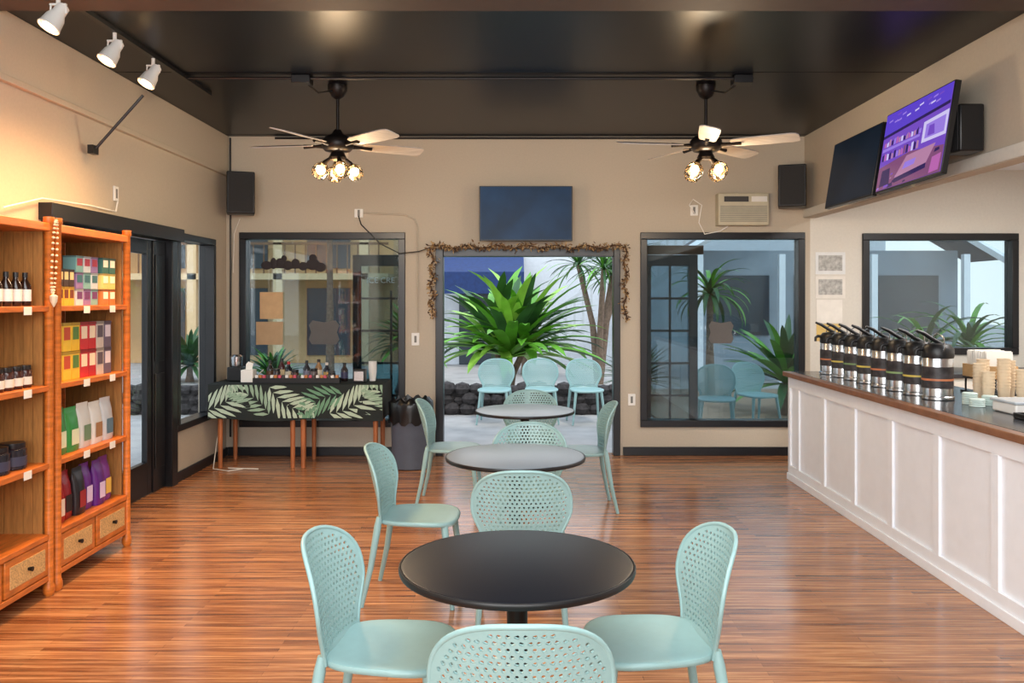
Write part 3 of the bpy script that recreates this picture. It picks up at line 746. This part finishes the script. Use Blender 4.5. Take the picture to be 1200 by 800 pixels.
tag(MB().tube([(-2.86,8.77,2.46),(-2.9,8.77,2.36),(-2.92,8.77,2.3),(-2.93,8.77,1.9)],.005,6).obj('short_cable', M('white_cord',(220,215,205),.5)),'thin white cable dangling under the speaker','cable')
tag(MB().tube([(-2.6,8.72,.9),(-2.9,8.5,.55),(-2.93,8.3,.25),(-2.88,8.05,.01),(-2.7,7.95,.01),(-2.6,8.05,.01),(-2.75,8.09,.01),(-2.45,8.05,.01)],.005,6).obj('floor_cord', M('white_cord',(220,215,205),.5)),'tangled white cord on floor beside table','cord')
tag(MB().tube([(-2.5,8.785,CH-.02),(2.9,8.785,CH-.02)],.012,8).obj('cornice_pipe', black_pl),'black pipe along the top of the wall','pipe')
tag(MB().tube([(-2.97,4.9,2.16),(-2.97,5.3,2.26),(-2.97,5.9,2.28),(-2.98,6.3,2.28),(-2.99,6.35,2.36)],.006,6).obj('power_cable', white_pl),'white cord running up to outlet on wall','cord')
for (x,z,w_,h,c1,l) in [(3.28,2.00,.31,.23,(222,224,224),'photo print'),(3.28,1.75,.31,.23,(226,222,214),'photo print'),(3.27,1.50,.27,.24,(232,228,220),'notice'),(3.26,1.28,.25,.18,(214,184,110),'notice')]:
    r = root('wall_notice',(x,8.799,z),'paper '+l+' pinned to the cream wall','poster',0,'papers on the wall')
    MB().bb(-w_/2,w_/2,-.003,0,-h/2,h/2).obj('sheet',cm(c1,.6),r)
    if l == 'photo print':
        MB().bb(-w_*.40,w_*.40,-.0045,-.003,-h*.34,h*.36).obj('picture',M('muted_photo_print',(172,172,168),.6,var=.35,scale=25),r)
def sign(x,z,w_,h,m,lab,yy=8.83,oct_=False,name='window_sign'):
    r = MB()
    if oct_:
        pts = [(-w_/2,-h*.3),(-w_*.4,-h/2),(w_*.4,-h/2),(w_/2,-h*.3),(w_*.42,0),(w_/2,h*.3),(w_*.38,h/2),(0,h*.42),(-w_*.38,h/2),(-w_/2,h*.3),(-w_*.42,0)]
        n = len(pts); vs = [(a,-.002,c_) for a,c_ in pts]+[(a,.002,c_) for a,c_ in pts]
        r.add(vs,[tuple(range(n)),tuple(range(n,2*n))[::-1]]+[(i,(i+1)%n,(i+1)%n+n,i+n) for i in range(n)])
    else: r.bb(-w_/2,w_/2,-.002,.002,-h/2,h/2)
    return tag(r.obj(name,m,loc=(x,yy,z)),lab,'sign')
sign(-2.55,1.56,.24,.28,kraft,'tan paper notice taped to window glass')
sign(-2.57,1.27,.28,.24,M('kraft_dark',(178,146,110),.7),'tan cardboard notice taped to window glass')
sign(-2.0,1.28,.32,.25,M('grey_sign_back',(88,84,82),.6),'grey shaped hanging sign seen from behind',oct_=True)
sign(2.15,1.28,.26,.23,M('grey_sign_back',(88,84,82),.6),'grey shaped window sign seen from behind',oct_=True)
b = MB()
for (x,z,rx,rz) in [(-2.60,1.98,.06,.045),(-2.53,2.0,.035,.06),(-2.46,2.01,.05,.045),(-2.38,1.98,.05,.05),(-2.30,2.0,.045,.05),(-2.22,1.97,.05,.045),(-2.12,1.99,.07,.06),(-2.04,1.96,.06,.05),(-2.12,2.06,.04,.035),(-2.42,2.05,.03,.035),(-2.3,1.965,.30,.02)]:
    b.ball((x,8.835,z),1,16,0,(rx,.004,rz))
tag(b.obj('window_decal', M('dark_decal',(38,28,30),.7)),'dark cloud-shaped decal stuck on window glass','decal')

# ------------------------------------------------------------------ outdoors
gm = M('patio_concrete',(166,163,160),.8,var=.15,scale=3,bump=.2)
struct(MB().bb(-30,30,8.95,60,-.12,-.005).bb(-30,-3.2,-20,8.95,-.12,-.005).bb(-3.2,30,-20,-1.75,-.12,-.005).obj('ground', gm))
struct(MB().bb(1.9,9,11.0,15,-.004,.03).obj('ground_gravel', M('brown_gravel',(150,128,106),.9,var=.5,scale=60,bump=.6)))
grey_door = M('weathered_grey_door',(92,94,98),.5); brown_hd = M('brown_door_header',(104,74,54),.5)
def french(x0,x1,y,rows,cols,lab,text=None,fm=None):
    r = root('glazed_door_leaf',((x0+x1)/2,y,0),lab,'door'); h = (x1-x0)/2
    b = MB().bb(-h,-h+.09,-.02,.02,.02,2.1).bb(h-.09,h,-.02,.02,.02,2.1).bb(-h+.09,h-.09,-.02,.02,.02,.25).bb(-h+.09,h-.09,-.02,.02,1.98,2.1)
    for i in range(1,cols): xx = -h+.09+(2*h-.18)*i/cols; b.bb(xx-.012,xx+.012,-.012,.012,.25,1.98 if not text else 1.72)
    for j in range(1,rows): zz = .25+1.73*j/rows; b.bb(-h+.09,h-.09,-.012,.012,zz-.012,zz+.012)
    b.obj('door_frame', fm or black_trim, r, bevel=.003)
    if fm: MB().bb(-h-.02,h+.06,-.03,.03,2.105,2.2).obj('door_header', brown_hd, r, bevel=.003)
    MB().bb(-h+.09,h-.09,-.003,.003,.25,1.98).obj('door_pane', glass, r)
    if text:
        cu = bpy.data.curves.new('t','FONT'); cu.body = text; cu.size = .085; cu.extrude = .002; cu.align_x = 'LEFT'
        o = bpy.data.objects.new('lettering', cu); COL.objects.link(o)
        dg = bpy.context.evaluated_depsgraph_get(); me = bpy.data.meshes.new_from_object(o.evaluated_get(dg)); bpy.data.objects.remove(o)
        me.materials.clear(); me.materials.append(white_p)
        o = bpy.data.objects.new('lettering', me); COL.objects.link(o); o.parent = r; o.location = (-h+.15,-.03,1.80); o.rotation_euler = (radians(90),0,0)
french(-1.74,-.92,9.05,5,2,'black glazed door leaf with white ice cream lettering',"ICE CRE")
french(1.36,1.95,9.05,5,2,'grey glazed door leaf with divided panes and brown header',fm=grey_door)
b = MB(); rnd = random.Random(2)
def rocks(b,x0,x1,y,h):
    z = 0
    while z < h:
        x = x0+rnd.uniform(0,.1)
        while x < x1:
            s = rnd.uniform(.08,.13)
            b.ball((x,y+rnd.uniform(-.03,.03),z+s*.7),s,8,0,(1.1,1,.8)); x += s*1.7
        z += .14
rocks(b,-5.5,1.7,11.95,.36)
b.bb(-5.5,1.7,11.92,12.04,0,.40)
tag(b.obj('lava_rock_wall', M('dark_lava_rock',(58,54,54),.95,var=.5,scale=20,bump=1), smooth=20),'low dark lava rock garden wall','garden wall')
green1 = M('bright_leaf_green',(96,158,46),.4,var=.3,scale=3); green2 = M('deep_leaf_green',(52,90,48),.5,var=.35,scale=3); green3 = M('yellow_green_leaf',(146,194,72),.4,var=.25,scale=3)
trunk_m = M('grey_palm_trunk',(118,100,86),.9,var=.3,scale=20,bump=.6)
def straps(b, c, n, L, W_, e0, e1, droop, seed, mats=1):
    rnd = random.Random(seed)
    for i in range(n):
        az = 2.399*i+rnd.uniform(-.2,.2); t = i/n; el = e0+(e1-e0)*t+rnd.uniform(-.15,.15); l = L*rnd.uniform(.75,1.1)
        p = Vector(c); S = 8; vs = []; h = Vector((cos(az),sin(az),0)); side = Vector((-sin(az),cos(az),0)); e_ = el
        for k in range(S+1):
            u = k/S; w_ = W_*sin(pi*min(1,.12+u*.88))**.6*(1 if u<1 else 0)+.002
            d = h*cos(e_)+Vector((0,0,1))*sin(e_); up = side.cross(d)*-1
            vs += [p-side*w_+up*w_*.3, p, p+side*w_+up*w_*.3]
            p = p+d*l/S; e_ -= droop/S*(1+u)
        fs = []
        for k in range(S): fs += [(k*3,k*3+1,k*3+4,k*3+3),(k*3+1,k*3+2,k*3+5,k*3+4)]
        b.add(vs,fs,rnd.randrange(mats))
def plant(name,loc,th,n,L,W_,e0,e1,dr,seed,lab,cat,mats,heads=1,spread=.0):
    r = root(name,loc,lab,cat); tb = MB(); lb = MB()
    for k in range(heads):
        dx = spread*cos(k*2.4) if heads>1 else 0; dy = spread*sin(k*2.4) if heads>1 else 0; hh = th*(1-.18*k/heads)
        tb.tube([(0,0,0),(dx*.3,dy*.3,hh*.5),(dx,dy,hh)],[.09,.06,.05],10)
        straps(lb,(dx,dy,hh),n,L,W_,e0,e1,dr,seed+k,len(mats))
    tb.obj('trunk', trunk_m, r, smooth=60); lb.obj('leaves', mats, r, smooth=180, recalc=False)
plant('spider_lily_plant',(-.12,14.1,0),.75,46,1.65,.095,.1,1.5,.65,11,'large bright green strap-leaved plant in garden bed','plant',[green1,green3,green1,green2],3,.25)
plant('dracaena_tree',(1.6,16.2,0),2.4,44,.85,.022,-.3,1.4,.7,21,'slender tree with spiky green leaf tufts','tree',[green2,green1],4,.5)
plant('garden_shrub',(1.95,13.3,0),.3,90,.75,.028,.1,1.5,.5,41,'dark green narrow-leaved shrub','shrub',[green2],1)
plant('garden_shrub',(-2.1,16.6,0),.7,90,1.1,.05,.0,1.5,.7,43,'dense green shrub in garden bed','shrub',[green2,green1],1)
plant('garden_shrub',(0.2,18.3,0),.8,90,1.1,.05,.0,1.5,.7,45,'dense green shrub in garden bed','shrub',[green2],1)
plant('yucca_plant',(3.75,11.7,0),.45,48,1.1,.06,0,1.4,.5,51,'green yucca with broad pointed leaves on gravel','plant',[green2,green1],1)
plant('palm_tree',(3.2,13.9,0),1.7,40,.85,.035,-.2,1.4,1.2,61,'palm with arching green fronds','palm tree',[green2,green1],1,.2)
plant('palm_tree',(6.3,12.3,0),.9,38,1.2,.04,-.2,1.4,1.2,71,'palm with arching green fronds','palm tree',[green2,green1],2,.3)
plant('palm_tree',(-3.6,16.4,0),3.6,40,1.2,.05,-.4,1.3,1.4,81,'tall palm beside the street','palm tree',[green2],1)
plant('garden_shrub',(-3.9,13.6,0),.3,60,.7,.04,.0,1.5,.6,101,'leafy green shrub behind rock wall','shrub',[green2,green1],1)
plant('garden_shrub',(-6.4,16.6,0),.3,70,.9,.05,.0,1.5,.6,103,'leafy green shrub beside street','shrub',[green2],1)
plant('garden_shrub',(-8.6,12.2,0),.5,60,1.1,.05,.0,1.5,.8,111,'leafy green shrub outside the side window','shrub',[green2,green1],1)
r = root('hotel_building',(-9.5,21.5,0),'two-storey tan building with balconies across street','building')
tan = M('tan_stucco',(206,168,122),.85,var=.05)
MB().bb(-9,6.4,0,4,0,7).obj('building_body', tan, r)
dk = M('dark_window',(62,70,78),.2)
for fl in range(2):
    z0 = .2+fl*2.2
    MB().bb(-9,6.4,-.9,0,z0+1.9,z0+2.05).obj('balcony_slab', M('cream_stucco',(222,192,148),.8), r)
    b = MB()
    for i in range(60): x = -8.9+i*.255; b.bb(x,x+.03,-.88,-.85,z0+2.05,z0+2.75)
    b.bb(-9,6.4,-.9,-.83,z0+2.75,z0+2.81); b.obj('railing', M('bronze_rail',(120,84,56),.6), r)
    for i in range(7): x = -8.4+i*2.1; MB().bb(x,x+1.1,-.03,0,z0,z0+1.7).obj('window', dk, r)
for i in range(8): x = -8.9+i*2.1; MB().bb(x-.11,x+.11,-.9,-.7,0,5.8).obj('column', M('cream_stucco',(222,192,148),.8), r)
r = root('shop_building',(3.2,21,0),'white building with blue canvas awning','building')
wh = M('white_stucco',(206,212,218),.8,var=.05)
MB().bb(-5.2,6,0,4,0,3.4).obj('building_body', wh, r)
MB().add([(-5.1,-.01,2.75),(-3.0,-.01,2.75),(-3.0,-1.6,2.25),(-5.1,-1.6,2.25),(-3.0,-1.6,1.75),(-5.1,-1.6,1.75)],[(0,1,2,3),(3,2,4,5)]).obj('awning', M('navy_blue_canvas',(20,48,100),.7,var=.2), r, recalc=False)
MB().bb(1.5,3.5,-.03,0,.7,2.2).obj('window', dk, r)
MB().bb(-4.6,-3.4,-.03,0,0,2.0).obj('door', dk, r)
b = MB()
for i in range(18): b.box((-2.6+i*.2,-1.0,.7+i*.13),(.05,.05,.9),0)
b.box((-.9,-1.0,2.26),(4.2,.07,.07),0,Matrix.Rotation(-math.atan2(.13,.2),3,'Y')); b.box((-.9,-1.0,1.36),(4.2,.1,.16),0,Matrix.Rotation(-math.atan2(.13,.2),3,'Y'))
b.obj('stair_railing', M('pale_railing',(190,196,200),.6), r)
r = root('garden_pavilion',(5.4,17,0),'pale gabled pavilion with dark roof rafters','building')
MB().bb(-1.9,3.5,0,.2,0,2.6).obj('pavilion_wall', M('blue_grey_wall',(150,160,170),.8,var=.1,scale=2), r)
for x in (-1.5,.2,1.9): MB().bb(x,x+1.2,-.03,0,.9,2.1).obj('window', dk, r)
b = MB()
b.add([(-2.4,-.6,2.4),(.8,-.6,4.4),(4.2,-.6,2.4),(-2.4,1,2.4),(.8,1,4.4),(4.2,1,2.4)],[(0,1,4,3),(1,2,5,4)]); b.obj('roof', M('dark_shingle',(84,84,92),.8), r, recalc=False)
b = MB()
for s,e_ in (((-2.4,-.6,2.35),(.8,-.6,4.35)),((.8,-.6,4.35),(4.2,-.6,2.35))): b.tube([s,e_],.08,4)
for x in (-1.8,-.2,1.6,3.4): b.bb(x-.06,x+.06,-.55,-.43,0,2.5)
b.obj('timber_frame', white_p, r)

# ------------------------------------------------------------------ lights
w = bpy.data.worlds.new('World'); scene.world = w; w.use_nodes = True; nt = w.node_tree
bg = nt.nodes['Background']; tc = nt.nodes.new('ShaderNodeTexCoord'); sp = nt.nodes.new('ShaderNodeSeparateXYZ'); cr = nt.nodes.new('ShaderNodeValToRGB')
nt.links.new(tc.outputs['Generated'], sp.inputs[0]); nt.links.new(sp.outputs['Z'], cr.inputs[0]); nt.links.new(cr.outputs[0], bg.inputs[0])
cr.color_ramp.elements[0].color = (1,.99,.98,1); cr.color_ramp.elements[1].color = (.6,.78,1,1)
bg.inputs[1].default_value = 2.1
def area(loc, rot, sx, sy, e, col):
    l = bpy.data.lights.new('area','AREA'); l.shape = 'RECTANGLE'; l.size = sx; l.size_y = sy; l.energy = e; l.color = col
    o = bpy.data.objects.new('fill_and_lamp_light', l); COL.objects.link(o); o.location = loc; o.rotation_euler = rot  # shared by the added room fills and the kitchen panel lamp
area((.2,2.4,3.25),(radians(14),0,0),4.0,1.8,180,(.97,.985,1))  # unseen fill added to brighten the room, no ceiling fixture here
area((-.6,-1.2,2.2),(radians(85),0,radians(-6)),4.0,1.8,215,(1,.99,.98))  # fill added behind the camera, facing into the room, not a ceiling lamp
area((4.3,5.6,2.94),(0,0,0),.6,2.4,115,(1,.98,.95))
l = bpy.data.lights.new('sun','SUN'); l.energy = 1.7; l.angle = radians(8); l.color = (1,.96,.9)
o = bpy.data.objects.new('sun_light', l); COL.objects.link(o); o.rotation_euler = (radians(28),radians(14),0)

# ------------------------------------------------------------------ camera
cam = bpy.data.cameras.new('cam'); co = bpy.data.objects.new('camera', cam); COL.objects.link(co)
co.location = (0,0,1.63); co.rotation_euler = (radians(90),0,0)
cam.sensor_width = 36; cam.lens = 36*990/1200; cam.shift_x = -4/1200; cam.shift_y = -50/1200; cam.clip_start = .05; cam.clip_end = 200
scene.camera = co
scene.view_settings.view_transform = 'Standard'
